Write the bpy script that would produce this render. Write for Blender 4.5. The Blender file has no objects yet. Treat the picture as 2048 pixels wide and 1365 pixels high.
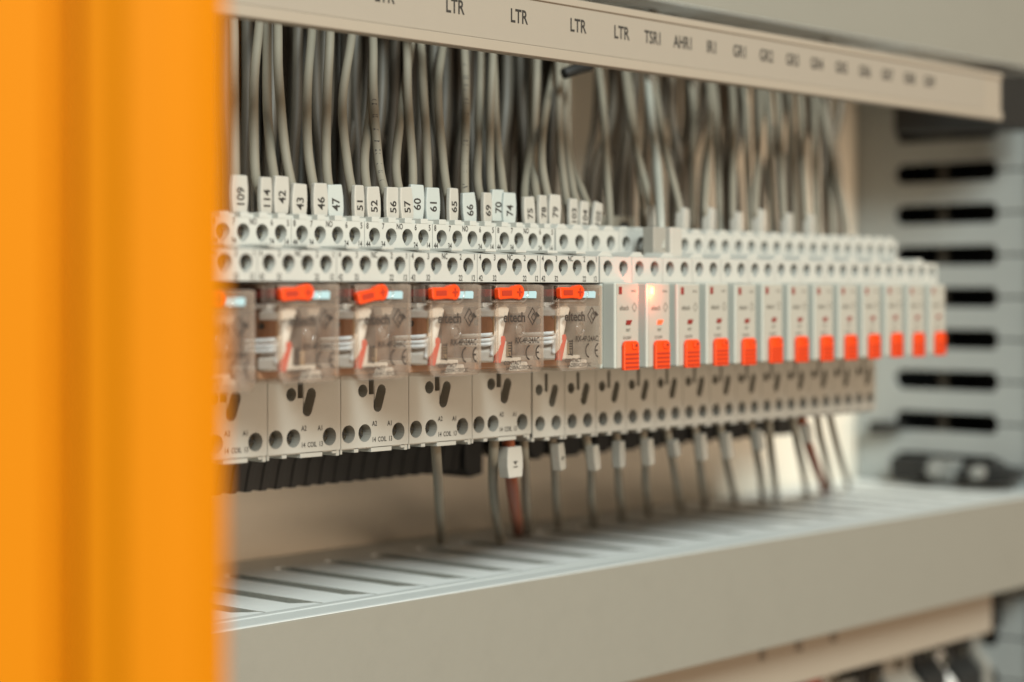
import bpy, math, random
from mathutils import Vector
random.seed(7)
S = 0.001                                   # everything below is written in millimetres
scn = bpy.context.scene
COL = scn.collection

# ------------------------------------------------------------------ camera
PHI = math.radians(41.5)
FW = (math.cos(PHI), math.sin(PHI)); RT = (math.sin(PHI), -math.cos(PHI))
FPX = 3929.0; HZ = 583.0
CAM = (-558*FW[0], -558*FW[1])
cam_d = bpy.data.cameras.new('camera'); cam = bpy.data.objects.new('camera', cam_d); COL.objects.link(cam)
cam.location = (CAM[0]*S, CAM[1]*S, 0)
cam.rotation_euler = (math.pi/2, 0, PHI - math.pi/2)
cam_d.sensor_width = 36; cam_d.lens = 36*FPX/2048
cam_d.shift_y = -(682.5-HZ)/2048
cam_d.clip_start = 0.01; cam_d.clip_end = 50
cam_d.dof.use_dof = True; cam_d.dof.focus_distance = 0.566; cam_d.dof.aperture_fstop = 6.9
scn.camera = cam

# ------------------------------------------------------------------ world and lamps
w = bpy.data.worlds.new('World'); scn.world = w; w.use_nodes = True
bg = w.node_tree.nodes['Background']
bg.inputs['Color'].default_value = (0.60, 0.475, 0.34, 1); bg.inputs['Strength'].default_value = 0.45

def area(name, loc, target, size, energy, color, size_y=None):
    d = bpy.data.lights.new(name, 'AREA'); d.energy = energy; d.color = color; d.size = size
    if size_y: d.shape = 'RECTANGLE'; d.size_y = size_y
    o = bpy.data.objects.new(name, d); COL.objects.link(o)
    o.location = loc
    v = Vector(target) - Vector(loc)
    o.rotation_euler = v.to_track_quat('-Z', 'Y').to_euler()
    return o
area('ceiling_lamp', (-0.66, -1.38, 1.02), (0.08, 0.05, -0.04), 0.7, 62, (0.90, 1.0, 0.98))
area('room_fill', (0.30, -1.9, -0.10), (0.1, 0, 0), 1.1, 25, (1.0, 0.76, 0.55))  # warm fill added from the unseen room to lift front faces and panel

scn.view_settings.view_transform = 'Standard'
scn.view_settings.look = 'None'; scn.view_settings.gamma = 1; scn.view_settings.exposure = -0.20
scn.view_settings.use_curve_mapping = False
scn.render.engine = 'CYCLES'
scn.cycles.transparent_max_bounces = 32
scn.cycles.max_bounces = 8

# ------------------------------------------------------------------ measuring helpers (mm)
def at(px, py, Y):
    a = px-1024; dx = FW[0]*FPX+RT[0]*a; dy = FW[1]*FPX+RT[1]*a; t = (Y-CAM[1])/dy
    return (CAM[0]+dx*t, Y, (HZ-py)*t)
def atz(px, py, Z):
    t = Z/(HZ-py); a = px-1024
    return (CAM[0]+(FW[0]*FPX+RT[0]*a)*t, CAM[1]+(FW[1]*FPX+RT[1]*a)*t, Z)
def atx(px, py, X):
    a = px-1024; t = (X-CAM[0])/(FW[0]*FPX+RT[0]*a)
    return (X, CAM[1]+(FW[1]*FPX+RT[1]*a)*t, (HZ-py)*t)

# ------------------------------------------------------------------ materials
def mat(name, col, rough=0.5, noise=0.05, scale=400, bump=0.0, emit=None, spec=0.5, metal=0.0, dirt=0.0, sss=0.0):
    m = bpy.data.materials.new(name); m.use_nodes = True
    nt = m.node_tree; b = nt.nodes['Principled BSDF']
    b.inputs['Roughness'].default_value = rough; b.inputs['Metallic'].default_value = metal
    b.inputs['Specular IOR Level'].default_value = spec
    tc = nt.nodes.new('ShaderNodeTexCoord')
    n = nt.nodes.new('ShaderNodeTexNoise'); n.inputs['Scale'].default_value = scale; n.inputs['Detail'].default_value = 4
    nt.links.new(tc.outputs['Object'], n.inputs['Vector'])
    mx = nt.nodes.new('ShaderNodeMix'); mx.data_type = 'RGBA'
    mx.inputs[6].default_value = (*[c*(1-noise) for c in col], 1); mx.inputs[7].default_value = (*[min(1, c*(1+noise)) for c in col], 1)
    nt.links.new(n.outputs['Fac'], mx.inputs[0])
    out = mx.outputs[2]
    if dirt:
        n2 = nt.nodes.new('ShaderNodeTexNoise'); n2.inputs['Scale'].default_value = 60; n2.inputs['Detail'].default_value = 8
        n2.inputs['Roughness'].default_value = 0.7
        nt.links.new(tc.outputs['Object'], n2.inputs['Vector'])
        r = nt.nodes.new('ShaderNodeMapRange'); r.inputs[1].default_value = 0.5; r.inputs[2].default_value = 0.75; r.inputs[4].default_value = dirt
        nt.links.new(n2.outputs['Fac'], r.inputs[0])
        m2 = nt.nodes.new('ShaderNodeMix'); m2.data_type = 'RGBA'
        nt.links.new(r.outputs[0], m2.inputs[0]); nt.links.new(out, m2.inputs[6]); m2.inputs[7].default_value = (*[c*0.6 for c in col], 1)
        out = m2.outputs[2]
    nt.links.new(out, b.inputs['Base Color'])
    if bump:
        bp = nt.nodes.new('ShaderNodeBump'); bp.inputs['Strength'].default_value = bump; bp.inputs['Distance'].default_value = 0.0002
        n3 = nt.nodes.new('ShaderNodeTexNoise'); n3.inputs['Scale'].default_value = 2500; n3.inputs['Detail'].default_value = 2
        nt.links.new(tc.outputs['Object'], n3.inputs['Vector'])
        nt.links.new(n3.outputs['Fac'], bp.inputs['Height']); nt.links.new(bp.outputs[0], b.inputs['Normal'])
    if sss:
        b.inputs['Subsurface Weight'].default_value = sss; b.inputs['Subsurface Radius'].default_value = (0.002, 0.0012, 0.0008); b.inputs['Subsurface Scale'].default_value = 1
    if emit:
        b.inputs['Emission Color'].default_value = (*emit[0], 1); b.inputs['Emission Strength'].default_value = emit[1]
    return m

def clear(name, tint, haze, hazecol, rough=0.12):
    m = bpy.data.materials.new(name); m.use_nodes = True
    nt = m.node_tree; nt.nodes.clear()
    o = nt.nodes.new('ShaderNodeOutputMaterial')
    tr = nt.nodes.new('ShaderNodeBsdfTransparent'); tr.inputs[0].default_value = (*tint, 1)
    gl = nt.nodes.new('ShaderNodeBsdfGlossy'); gl.inputs['Roughness'].default_value = rough; gl.inputs['Color'].default_value = (1, 1, 1, 1)
    df = nt.nodes.new('ShaderNodeBsdfDiffuse'); df.inputs['Color'].default_value = (*hazecol, 1)
    n = nt.nodes.new('ShaderNodeTexNoise'); n.inputs['Scale'].default_value = 130; n.inputs['Detail'].default_value = 3
    tc = nt.nodes.new('ShaderNodeTexCoord'); nt.links.new(tc.outputs['Object'], n.inputs['Vector'])
    mr = nt.nodes.new('ShaderNodeMapRange'); mr.inputs[1].default_value = 0.35; mr.inputs[2].default_value = 0.7
    mr.inputs[3].default_value = haze*0.5; mr.inputs[4].default_value = haze*1.7
    nt.links.new(n.outputs['Fac'], mr.inputs[0])
    m1 = nt.nodes.new('ShaderNodeMixShader'); nt.links.new(mr.outputs[0], m1.inputs[0])
    nt.links.new(tr.outputs[0], m1.inputs[1]); nt.links.new(df.outputs[0], m1.inputs[2])
    lw = nt.nodes.new('ShaderNodeLayerWeight'); lw.inputs['Blend'].default_value = 0.5
    pw_ = nt.nodes.new('ShaderNodeMath'); pw_.operation = 'POWER'; pw_.inputs[1].default_value = 4.0
    nt.links.new(lw.outputs['Facing'], pw_.inputs[0])
    fr = nt.nodes.new('ShaderNodeMath'); fr.operation = 'MULTIPLY_ADD'; fr.inputs[1].default_value = 0.7; fr.inputs[2].default_value = 0.035
    nt.links.new(pw_.outputs[0], fr.inputs[0])
    bp = nt.nodes.new('ShaderNodeBump'); bp.inputs['Strength'].default_value = 0.12; bp.inputs['Distance'].default_value = 0.0003
    nt.links.new(n.outputs['Fac'], bp.inputs['Height']); nt.links.new(bp.outputs[0], gl.inputs['Normal'])
    m2 = nt.nodes.new('ShaderNodeMixShader'); nt.links.new(fr.outputs[0], m2.inputs[0])
    nt.links.new(m1.outputs[0], m2.inputs[1]); nt.links.new(gl.outputs[0], m2.inputs[2])
    nt.links.new(m2.outputs[0], o.inputs[0])
    return m

M = dict(
    socket=mat('socket_plastic', (0.42, 0.415, 0.375), 0.5, 0.03, 300, 0.15, dirt=0.12),
    slim=mat('slim_plastic', (0.40, 0.41, 0.365), 0.45, 0.02, 300, 0.1),
    face=mat('label_film', (0.355, 0.335, 0.285), 0.5, 0.02, 300),
    duct=mat('duct_plastic', (0.78, 0.80, 0.78), 0.5, 0.03, 200, 0.2, dirt=0.10),  # lightened to stand in for overhead light on the lower duct's top
    lip=mat('duct_lip_plastic_lit', (0.55, 0.57, 0.55), 0.6, 0.03, 200, 0.2),  # paler than the cover: light on the top edge is in the colour
    sideduct=mat('side_duct_plastic_shaded', (0.33, 0.345, 0.33), 0.5, 0.03, 200, 0.2, dirt=0.10),  # darker duct copy: shade from upper duct and strip is in the colour
    ductcover=mat('duct_cover_plastic_shaded', (0.225, 0.215, 0.18), 0.5, 0.03, 200, 0.2, dirt=0.10),  # darker copy of the duct plastic; front shade is in the colour
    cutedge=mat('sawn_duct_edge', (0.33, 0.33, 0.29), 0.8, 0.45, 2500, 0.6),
    strip=mat('label_carrier', (0.30, 0.255, 0.20), 0.4, 0.02, 200),
    paper=mat('label_paper', (0.275, 0.238, 0.19), 0.55, 0.02, 200),
    panel=mat('back_panel_paint', (0.82, 0.75, 0.63), 0.4, 0.04, 30, dirt=0.15),
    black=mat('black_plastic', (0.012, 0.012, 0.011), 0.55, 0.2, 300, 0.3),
    ink=mat('black_ink', (0.02, 0.018, 0.015), 0.6, 0.05, 500),
    fadedink=mat('brown_ink', (0.028, 0.02, 0.015), 0.6, 0.05, 500),
    greyink=mat('grey_ink', (0.11, 0.10, 0.08), 0.6, 0.05, 500),
    steel=mat('screw_steel', (0.24, 0.21, 0.16), 0.22, 0.1, 900, metal=0.9),
    brass=mat('contact_brass', (0.55, 0.42, 0.26), 0.35, 0.1, 900, metal=0.8),
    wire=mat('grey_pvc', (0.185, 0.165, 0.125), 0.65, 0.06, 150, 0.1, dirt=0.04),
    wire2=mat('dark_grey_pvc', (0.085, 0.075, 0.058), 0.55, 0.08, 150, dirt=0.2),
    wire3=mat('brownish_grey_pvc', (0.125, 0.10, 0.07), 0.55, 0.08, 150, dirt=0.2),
    palewire=mat('pale_grey_pvc', (0.30, 0.30, 0.26), 0.45, 0.05, 150),
    brown=mat('brown_pvc', (0.20, 0.055, 0.022), 0.55, 0.08, 150, spec=0.2),
    marker=mat('marker_white', (0.39, 0.37, 0.325), 0.4, 0.03, 300, dirt=0.08),
    dullmarker=mat('marker_dull', (0.31, 0.285, 0.24), 0.45, 0.05, 300, dirt=0.1),
    markerc=mat('marker_white_cool_light', (0.36, 0.385, 0.36), 0.4, 0.03, 300, dirt=0.08),  # cooler copy for turned sleeves; tint of the light is in the colour
    orange=mat('orange_plastic', (0.72, 0.055, 0.004), 0.38, 0.06, 300, 0.1),
    darkorange=mat('orange_painted_shade', (0.36, 0.022, 0.004), 0.5, 0.06, 300),  # shaded copy of the orange: recess shade put into the colour
    post=mat('orange_paint', (0.47, 0.150, 0.001), 0.6, 0.03, 25, 0.05, spec=0.08),
    blue=mat('light_blue_plastic', (0.34, 0.50, 0.54), 0.45, 0.03, 300),
    coil=mat('brown_coil_tape', (0.40, 0.22, 0.125), 0.45, 0.12, 250),
    maroon=mat('maroon_plastic', (0.26, 0.03, 0.022), 0.4, 0.08, 300),
    white=mat('white_plastic', (0.85, 0.85, 0.82), 0.4, 0.03, 300),
    braid=mat('white_lead', (0.82, 0.85, 0.86), 0.5, 0.08, 900, 0.3),
    ledoff=mat('led_dark_red', (0.20, 0.02, 0.015), 0.3, 0.05, 300),
    ledoff2=mat('led_smoked', (0.06, 0.045, 0.035), 0.3, 0.05, 300),
    ledon=mat('led_lit', (1, 0.3, 0.15), 0.3, 0, 300, emit=((1.0, 0.30, 0.10), 7)),
    flagon=mat('indicator_lit', (0.95, 0.10, 0.03), 0.3, 0, 300, emit=((1.0, 0.10, 0.03), 0.6)),
    screen=mat('grey_metal', (0.25, 0.25, 0.23), 0.4, 0.1, 300),
    red=mat('red_plastic', (0.42, 0.05, 0.025), 0.45, 0.1, 300),
    sleeve=mat('grey_sleeve', (0.27, 0.255, 0.22), 0.4, 0.05, 300),
)
M['clear'] = clear('clear_cover', (0.98, 0.96, 0.94), 0.02, (0.6, 0.5, 0.42))
M['front'] = clear('hazy_cover', (0.93, 0.89, 0.85), 0.17, (0.44, 0.37, 0.31))
M['rim'] = clear('clear_rim', (0.90, 0.86, 0.82), 0.12, (0.60, 0.52, 0.45))
M['smoke'] = clear('smoked_band', (0.78, 0.71, 0.64), 0.06, (0.34, 0.27, 0.22))

# ------------------------------------------------------------------ mesh builder (mm)
class MB:
    def __init__(s): s.v = []; s.f = []; s.mi = []; s.cur = 0
    def poly(s, pts):
        n = len(s.v); s.v += [tuple(p) for p in pts]; s.f.append(tuple(range(n, n+len(pts)))); s.mi.append(s.cur)
    def box(s, x0, x1, y0, y1, z0, z1):
        n = len(s.v)
        s.v += [(x0,y0,z0),(x1,y0,z0),(x1,y1,z0),(x0,y1,z0),(x0,y0,z1),(x1,y0,z1),(x1,y1,z1),(x0,y1,z1)]
        for q in ((0,3,2,1),(4,5,6,7),(0,1,5,4),(1,2,6,5),(2,3,7,6),(3,0,4,7)):
            s.f.append(tuple(n+i for i in q)); s.mi.append(s.cur)
        return s
    def prism(s, pts, axis, a, b):
        """extrude a 2-D outline: axis 'y' -> pts are (x,z); 'x' -> (y,z); 'z' -> (x,y)"""
        def P(p, t): return {'y': (p[0], t, p[1]), 'x': (t, p[0], p[1]), 'z': (p[0], p[1], t)}[axis]
        n = len(s.v); k = len(pts)
        s.v += [P(p, a) for p in pts] + [P(p, b) for p in pts]
        s.f.append(tuple(n+i for i in range(k))); s.mi.append(s.cur)
        s.f.append(tuple(n+k+i for i in reversed(range(k)))); s.mi.append(s.cur)
        for i in range(k):
            j = (i+1) % k; s.f.append((n+i, n+k+i, n+k+j, n+j)); s.mi.append(s.cur)
        return s
    def tube(s, pts, r, seg=12, caps=True):
        pts = [Vector(p) for p in pts]; rings = []; up = Vector((0.3, 1, 0.1)).normalized()
        rr = r if isinstance(r, (list, tuple)) else [r]*len(pts)
        for i, p in enumerate(pts):
            t = (pts[min(i+1, len(pts)-1)] - pts[max(i-1, 0)]).normalized()
            a = t.cross(up).normalized(); b = t.cross(a).normalized(); n = len(s.v)
            for k in range(seg):
                th = 2*math.pi*k/seg; s.v.append(tuple(p + a*math.cos(th)*rr[i] + b*math.sin(th)*rr[i]))
            rings.append(n)
        for i in range(len(rings)-1):
            for k in range(seg):
                k2 = (k+1) % seg; s.f.append((rings[i]+k, rings[i]+k2, rings[i+1]+k2, rings[i+1]+k)); s.mi.append(s.cur)
        if caps:
            s.f.append(tuple(rings[0]+k for k in reversed(range(seg)))); s.mi.append(s.cur)
            s.f.append(tuple(rings[-1]+k for k in range(seg))); s.mi.append(s.cur)
        return s
    def cell(s, x0, x1, z0, z1, Y, holes, depth, ftop=0):
        """front plate at Y with blind holes; one hole per vertical slice of the plate"""
        k = len(holes)
        xs = [x0] + [ (holes[i]['cut'] if 'cut' in holes[i] else 0.5*(holes[i]['c'][0]+holes[i+1]['c'][0])) for i in range(k-1)] + [x1]
        for i, h in enumerate(holes):
            s.holecell(xs[i], xs[i+1], z0, z1, Y, h['pts'], h['c'], h.get('depth', depth))
        return s
    def holecell(s, x0, x1, z0, z1, Y, pts, c, depth):
        cx, cz = c; outer = []
        corners = [(x0,z0),(x1,z0),(x1,z1),(x0,z1)]
        ring = [(math.atan2(p[1]-cz, p[0]-cx), p) for p in pts]
        def ray(a):
            dx, dz = math.cos(a), math.sin(a); t = 1e9
            if dx > 1e-9: t = min(t, (x1-cx)/dx)
            if dx < -1e-9: t = min(t, (x0-cx)/dx)
            if dz > 1e-9: t = min(t, (z1-cz)/dz)
            if dz < -1e-9: t = min(t, (z0-cz)/dz)
            return (cx+dx*t, cz+dz*t)
        K = len(ring)
        for i in range(K):
            a0, p0 = ring[i]; a1, p1 = ring[(i+1) % K]
            o0, o1 = ray(a0), ray(a1); mid = []
            da = (a1-a0) % (2*math.pi)
            for q in corners:
                aq = (math.atan2(q[1]-cz, q[0]-cx)-a0) % (2*math.pi)
                if 1e-6 < aq < da-1e-6: mid.append((aq, q))
            mid.sort()
            loop = [(p0[0], Y, p0[1]), (o0[0], Y, o0[1])] + [(q[0], Y, q[1]) for _, q in mid] + [(o1[0], Y, o1[1]), (p1[0], Y, p1[1])]
            s.poly(loop)
            s.poly([(p0[0], Y, p0[1]), (p1[0], Y, p1[1]), (p1[0], Y+depth, p1[1]), (p0[0], Y+depth, p0[1])])
        s.poly([(p[0], Y+depth, p[1]) for p in pts])
    def text(s, string, size, x, z, y, sx=1.0, rot=0.0, align='CENTER', spacing=1.0):
        vs, fs = glyphs(string)
        ca, sa = math.cos(rot), math.sin(rot); n = len(s.v)
        xs = [v[0] for v in vs]; wd = (max(xs)+min(xs)) if xs else 0
        off = -wd/2 if align == 'CENTER' else -min(xs)
        for v in vs:
            a = (v[0]+off)*size*sx; b = (v[1]-0.36)*size
            s.v.append((x+a*ca-b*sa, y, z+a*sa+b*ca))
        for f in fs: s.f.append(tuple(n+i for i in f)); s.mi.append(s.cur)
        return s
    def xform(s, fn, start=0):
        s.v = s.v[:start] + [fn(v) for v in s.v[start:]]; return s
    def build(s, name, m, parent=None, org=(0,0,0), loc=None, smooth=False, bevel=0.0, seg=2):
        me = bpy.data.meshes.new(name)
        me.from_pydata([((v[0]-org[0])*S, (v[1]-org[1])*S, (v[2]-org[2])*S) for v in s.v], [], s.f); me.update()
        ms = m if isinstance(m, (list, tuple)) else [m]
        for q in ms: me.materials.append(q)
        for p, i in zip(me.polygons, s.mi): p.material_index = i
        if smooth:
            for p in me.polygons: p.use_smooth = True
        o = bpy.data.objects.new(name, me); COL.objects.link(o)
        if parent: o.parent = parent
        l = loc if loc is not None else ((0,0,0) if parent else org)
        o.location = (l[0]*S, l[1]*S, l[2]*S)
        if bevel:
            b = o.modifiers.new('bevel', 'BEVEL'); b.width = bevel*S; b.segments = seg; b.limit_method = 'ANGLE'; b.angle_limit = math.radians(40)
            b.use_clamp_overlap = True
        return o
_gc = {}
def glyphs(string):
    if string in _gc: return _gc[string]
    c = bpy.data.curves.new('t', 'FONT'); c.body = string; c.size = 1; c.resolution_u = 3; c.offset = 0.02
    o = bpy.data.objects.new('t', c); COL.objects.link(o)
    dg = bpy.context.evaluated_depsgraph_get(); me = bpy.data.meshes.new_from_object(o.evaluated_get(dg))
    r = ([tuple(v.co) for v in me.vertices], [tuple(p.vertices) for p in me.polygons])
    bpy.data.objects.remove(o); bpy.data.curves.remove(c); bpy.data.meshes.remove(me)
    _gc[string] = r; return r

def circle(cx, cz, r, n=20, rz=None): return [(cx+r*math.cos(2*math.pi*i/n-math.pi+0.01), cz+(rz or r)*math.sin(2*math.pi*i/n-math.pi+0.01)) for i in range(n)]
def drop(cx, cz, r, n=22):
    """round terminal hole with a pointed lower lip"""
    out = []
    for i in range(n):
        a = 2*math.pi*i/n - math.pi + 0.01; k = 1.0
        d = abs((a + math.pi/2 + 0.12 + math.pi) % (2*math.pi) - math.pi)
        if d < math.radians(48): k = 1/math.cos(math.radians(48)-d)*1.0 if d > 0 else 1
        if d < math.radians(48): k = min(1.30, 1/math.cos(math.radians(48)-d))
        out.append((cx+r*k*math.cos(a), cz+r*k*math.sin(a)))
    return out
def spline(pts, n=8):
    P = [Vector(p) for p in pts]; P = [P[0]*2-P[1]] + P + [P[-1]*2-P[-2]]; out = []
    for i in range(1, len(P)-2):
        for k in range(n):
            t = k/n; a, b, c, d = P[i-1], P[i], P[i+1], P[i+2]
            out.append(0.5*((2*b)+(c-a)*t+(2*a-5*b+4*c-d)*t*t+(3*b-a-3*c+d)*t**3))
    out.append(P[-2]); return out

def tag(o, label, cat, group=None, kind=None):
    if label: o['label'] = label
    if cat: o['category'] = cat
    if group: o['group'] = group
    if kind: o['kind'] = kind
    return o
def empty(name, loc=(0,0,0)):
    o = bpy.data.objects.new(name, None); COL.objects.link(o); o.location = tuple(c*S for c in loc)
    o.empty_display_size = 0.005; return o
def kids(o): return [c for c in COL.objects if c.parent == o]
def copy_tree(o, parent=None):
    c = o.copy(); COL.objects.link(c); c.parent = parent
    for k in kids(o): copy_tree(k, c)
    return c
ORD = ['first','second','third','fourth','fifth','sixth','seventh','eighth','ninth','tenth','eleventh','twelfth','thirteenth','fourteenth','fifteenth','sixteenth']

# ================================================================== structure
B0 = 17.5; P = 27.2; SL = 45.2; SP = 15.72            # socket pitch, first slim socket, slim pitch
YT1, YT2, YL, YB = 22.0, 4.5, 31.5, 100.0

mb = MB().box(-420, 470, 150, 152.5, -330, 330)
o = mb.build('back_panel', M['panel'], org=(0,150,0)); tag(o, None, None, kind='structure')

# ---- wiring ducts
def duct_plate(mb, L0, L1, pitch, phase, ys, slot, zt, th, flip=1):
    """horizontal slotted plate made of fingers: ys=(front, slit, slot front, slot rear, back)"""
    yf, ysl, ysf, ysr, yb = ys
    z0, z1 = (zt-th, zt) if flip > 0 else (zt, zt+th)
    n0 = int((L0-phase)//pitch)-1
    mb.cur = 0
    mb.box(L0, L1, ysr, yb, z0, z1)
    k = n0
    while phase+k*pitch < L1:
        b = phase+k*pitch                     # right edge of a slot = left edge of a finger
        x0, x1 = max(L0, b), min(L1, b+pitch-slot)
        if x1 > x0:
            # finger with sawn left edge, rounded rear corners of the slot
            r = slot/2
            pts = [(x0, ysf+1.5), (x0, ysr-0.01)]
            pts = [(x0, ysf)] + [(x0, ysr-r)] + [(x0 - r + r*math.cos(a), ysr-r+r*math.sin(a)) for a in (0.4, 0.8, 1.2, 1.5)] + \
                  [(x0-r+0.3, ysr+0.02), (x1+r-0.3, ysr+0.02)] + [(x1 + r - r*math.cos(a), ysr-r+r*math.sin(a)) for a in (1.5, 1.2, 0.8, 0.4)] + [(x1, ysr-r), (x1, ysf+3.5), (x1+slot*0.55, ysf), (x1+slot-1.0, ysf-1.2), (x1+slot-0.2, ysl), (x1+slot-0.2, yf), (x0+0.5, yf), (x0+0.5, ysl)]
            mb.prism(pts, 'z', z0, z1)
        k += 1

def horiz_duct(name, zt, flip, label, front_h):
    e = empty(name, (0, 150, zt)); tag(e, label, 'wiring duct')
    org = (0, 150, zt)
    zo = zt - flip*front_h
    m = MB(); duct_plate(m, -330, 424, 22.6, 6.3, (49, 58.5, 64.5, 128, 149), 7.0, zt, 1.9, flip)
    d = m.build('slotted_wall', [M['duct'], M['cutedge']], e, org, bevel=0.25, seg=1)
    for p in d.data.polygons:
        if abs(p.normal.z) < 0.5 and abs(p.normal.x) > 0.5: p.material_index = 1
    m = MB(); a, b = sorted((zo+flip*1.5, zt-flip*1.9))
    m.box(-330, 424, 147, 149, a, b); a, b = sorted((zo, zo+flip*1.5)); m.box(-330, 424, 49, 149, a, b)
    m.box(-330, 424, 49, 51, *sorted((zo+flip*1.5, zt-flip*1.9)))
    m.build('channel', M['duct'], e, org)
    # cover: front face and a paler lip with its light painted in
    r0 = zt+flip*0.9
    t = [(45.0, zo-flip*1.0), (48.9, zo-flip*1.0), (48.9, zt-flip*0.2), (45.0, zt-flip*0.2)]
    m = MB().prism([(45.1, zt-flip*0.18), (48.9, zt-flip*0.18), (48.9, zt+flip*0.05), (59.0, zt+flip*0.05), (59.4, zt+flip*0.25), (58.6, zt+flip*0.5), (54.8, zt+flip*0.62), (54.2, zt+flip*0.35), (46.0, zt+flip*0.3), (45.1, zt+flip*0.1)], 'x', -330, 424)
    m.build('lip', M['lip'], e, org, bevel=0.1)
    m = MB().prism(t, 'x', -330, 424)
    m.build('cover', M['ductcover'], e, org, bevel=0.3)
    return e
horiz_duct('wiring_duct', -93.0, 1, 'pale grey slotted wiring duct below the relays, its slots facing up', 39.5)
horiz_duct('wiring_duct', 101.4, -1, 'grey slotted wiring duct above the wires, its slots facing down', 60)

# side duct (vertical): fingers along Y, pitch 20 in Z
e = empty('wiring_duct', (427, 150, 0)); tag(e, 'vertical wiring duct with dark open slots at the right end of the relays', 'wiring duct')
org = (427, 150, 0); m = MB()
m.box(427, 429, 127.5, 149, -260, 260)
for k in range(-13, 13):
    zc = -2.9+20*k
    m.prism([(45, zc+0.5), (72, zc+0.5), (74, zc+4.7), (124.5, zc+4.7), (127.6, zc+1.5), (127.6, zc+18.5), (124.5, zc+15.3), (74, zc+15.3), (72, zc+19.5), (45, zc+19.5)], 'x', 427, 429)
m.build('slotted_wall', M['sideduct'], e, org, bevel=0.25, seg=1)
m = MB().box(436, 438, 104, 108, -260, 260); m.build('inner_post', M['wire2'], e, org)
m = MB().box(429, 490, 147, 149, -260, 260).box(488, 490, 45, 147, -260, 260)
m.build('channel', M['black'], e, org)  # black in place of the shade inside the duct
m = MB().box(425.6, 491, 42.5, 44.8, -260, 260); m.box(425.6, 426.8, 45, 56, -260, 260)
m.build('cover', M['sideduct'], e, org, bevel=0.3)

# black slotted rail seen under the sockets
e = empty('mounting_rail', (0, 104, -50)); tag(e, 'black grooved rail under the sockets in front of the beige panel', 'rail')
org = (0, 104, -50); m = MB()
xr = at(958, 930, 100)[0]
x = -120
while x < xr-8:
    x2 = x+6.3
    m.prism([(x+3.1, -36), (x+6.2, -36), (x+6.2, -52), (x+4.6, -56), (x+3.0, -63), (x, -63), (x+1.5, -56), (x+3.1, -52)], 'y', 100, 128)
    m.box(x+2.0, x+4.0, 99.2, 100.0, -53, -51)
    x = x2
m.build('grooved_strip', M['black'], e, org, bevel=0.35, seg=1)
m = MB().prism([(xr-9, -38), (xr, -38), (xr, -64.5), (xr-6.5, -65.5), (xr-9, -62)], 'y', 98, 130)
m.build('end_block', M['black'], e, org, bevel=0.6)
m = MB().box(-120, xr-9.2, 100.6, 118, -62.6, -36.2).box(-120, 330, 118, 149, -58, -36)
m.build('rail_core', M['black'], e, org)
for a, b in ((1062, 1090), (1120, 1165), (1195, 1222), (1250, 1280), (1305, 1328), (1345, 1375), (1405, 1430), (1455, 1492), (1505, 1530), (1555, 1590)):
    xa, xb = at(a, 900, 92)[0], at(b, 900, 92)[0]
    MB().prism([(xa, -36), (xb, -36), (xb, -57), (xb-2, -60.5), (xa+2, -60.5), (xa, -57)], 'y', 92, 117).build('clamp_foot', M['black'], e, org, bevel=0.6)

# orange cabinet post close to the camera at the left
e = empty('cabinet_post', (-262, -150, 0)); tag(e, 'out of focus orange painted cabinet post filling the left edge', 'post')
def pw(px, d):           # world point seen at column px, at view distance d
    a = (px-1024)/FPX; return (CAM[0]+d*(FW[0]+RT[0]*a), CAM[1]+d*(FW[1]+RT[1]*a))
prof = [pw(452, 292), pw(444, 292.0), pw(396, 287.4), pw(385, 287.2), pw(330, 285), pw(255, 283), pw(220, 283.5), pw(160, 283), pw(146, 285.6), pw(112, 285.2), pw(94, 281), pw(-60, 276)]
back = [(p[0]+2.0, p[1]+1.6) for p in reversed(prof[3:])]
m = MB().prism(prof + [(prof[-1][0]+6, prof[-1][1]+18), (prof[0][0]-6, prof[0][1]+16), (prof[0][0]-0.6, prof[0][1]+2)], 'z', -170, 150)
m.build('folded_profile', M['post'], e, (-262, -150, 0), bevel=2.0, seg=4)

# ================================================================== wide relay sockets
def hole(c, r, kind='drop', depth=None, cut=None):
    d = dict(c=c, pts=(drop if kind == 'drop' else circle)(c[0], c[1], r))
    if depth: d['depth'] = depth
    if cut is not None: d['cut'] = cut
    return d
def capsule(x0, z0, x1, z1, r, n=7):
    a = math.atan2(z1-z0, x1-x0); out = []
    for i in range(n): t = a-math.pi/2+math.pi*i/(n-1); out.append((x1+r*math.cos(t), z1+r*math.sin(t)))
    for i in range(n): t = a+math.pi/2+math.pi*i/(n-1); out.append((x0+r*math.cos(t), z0+r*math.sin(t)))
    return out
def rot_sort(pts, c): return sorted(pts, key=lambda p: math.atan2(p[1]-c[1], p[0]-c[0]))

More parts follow.
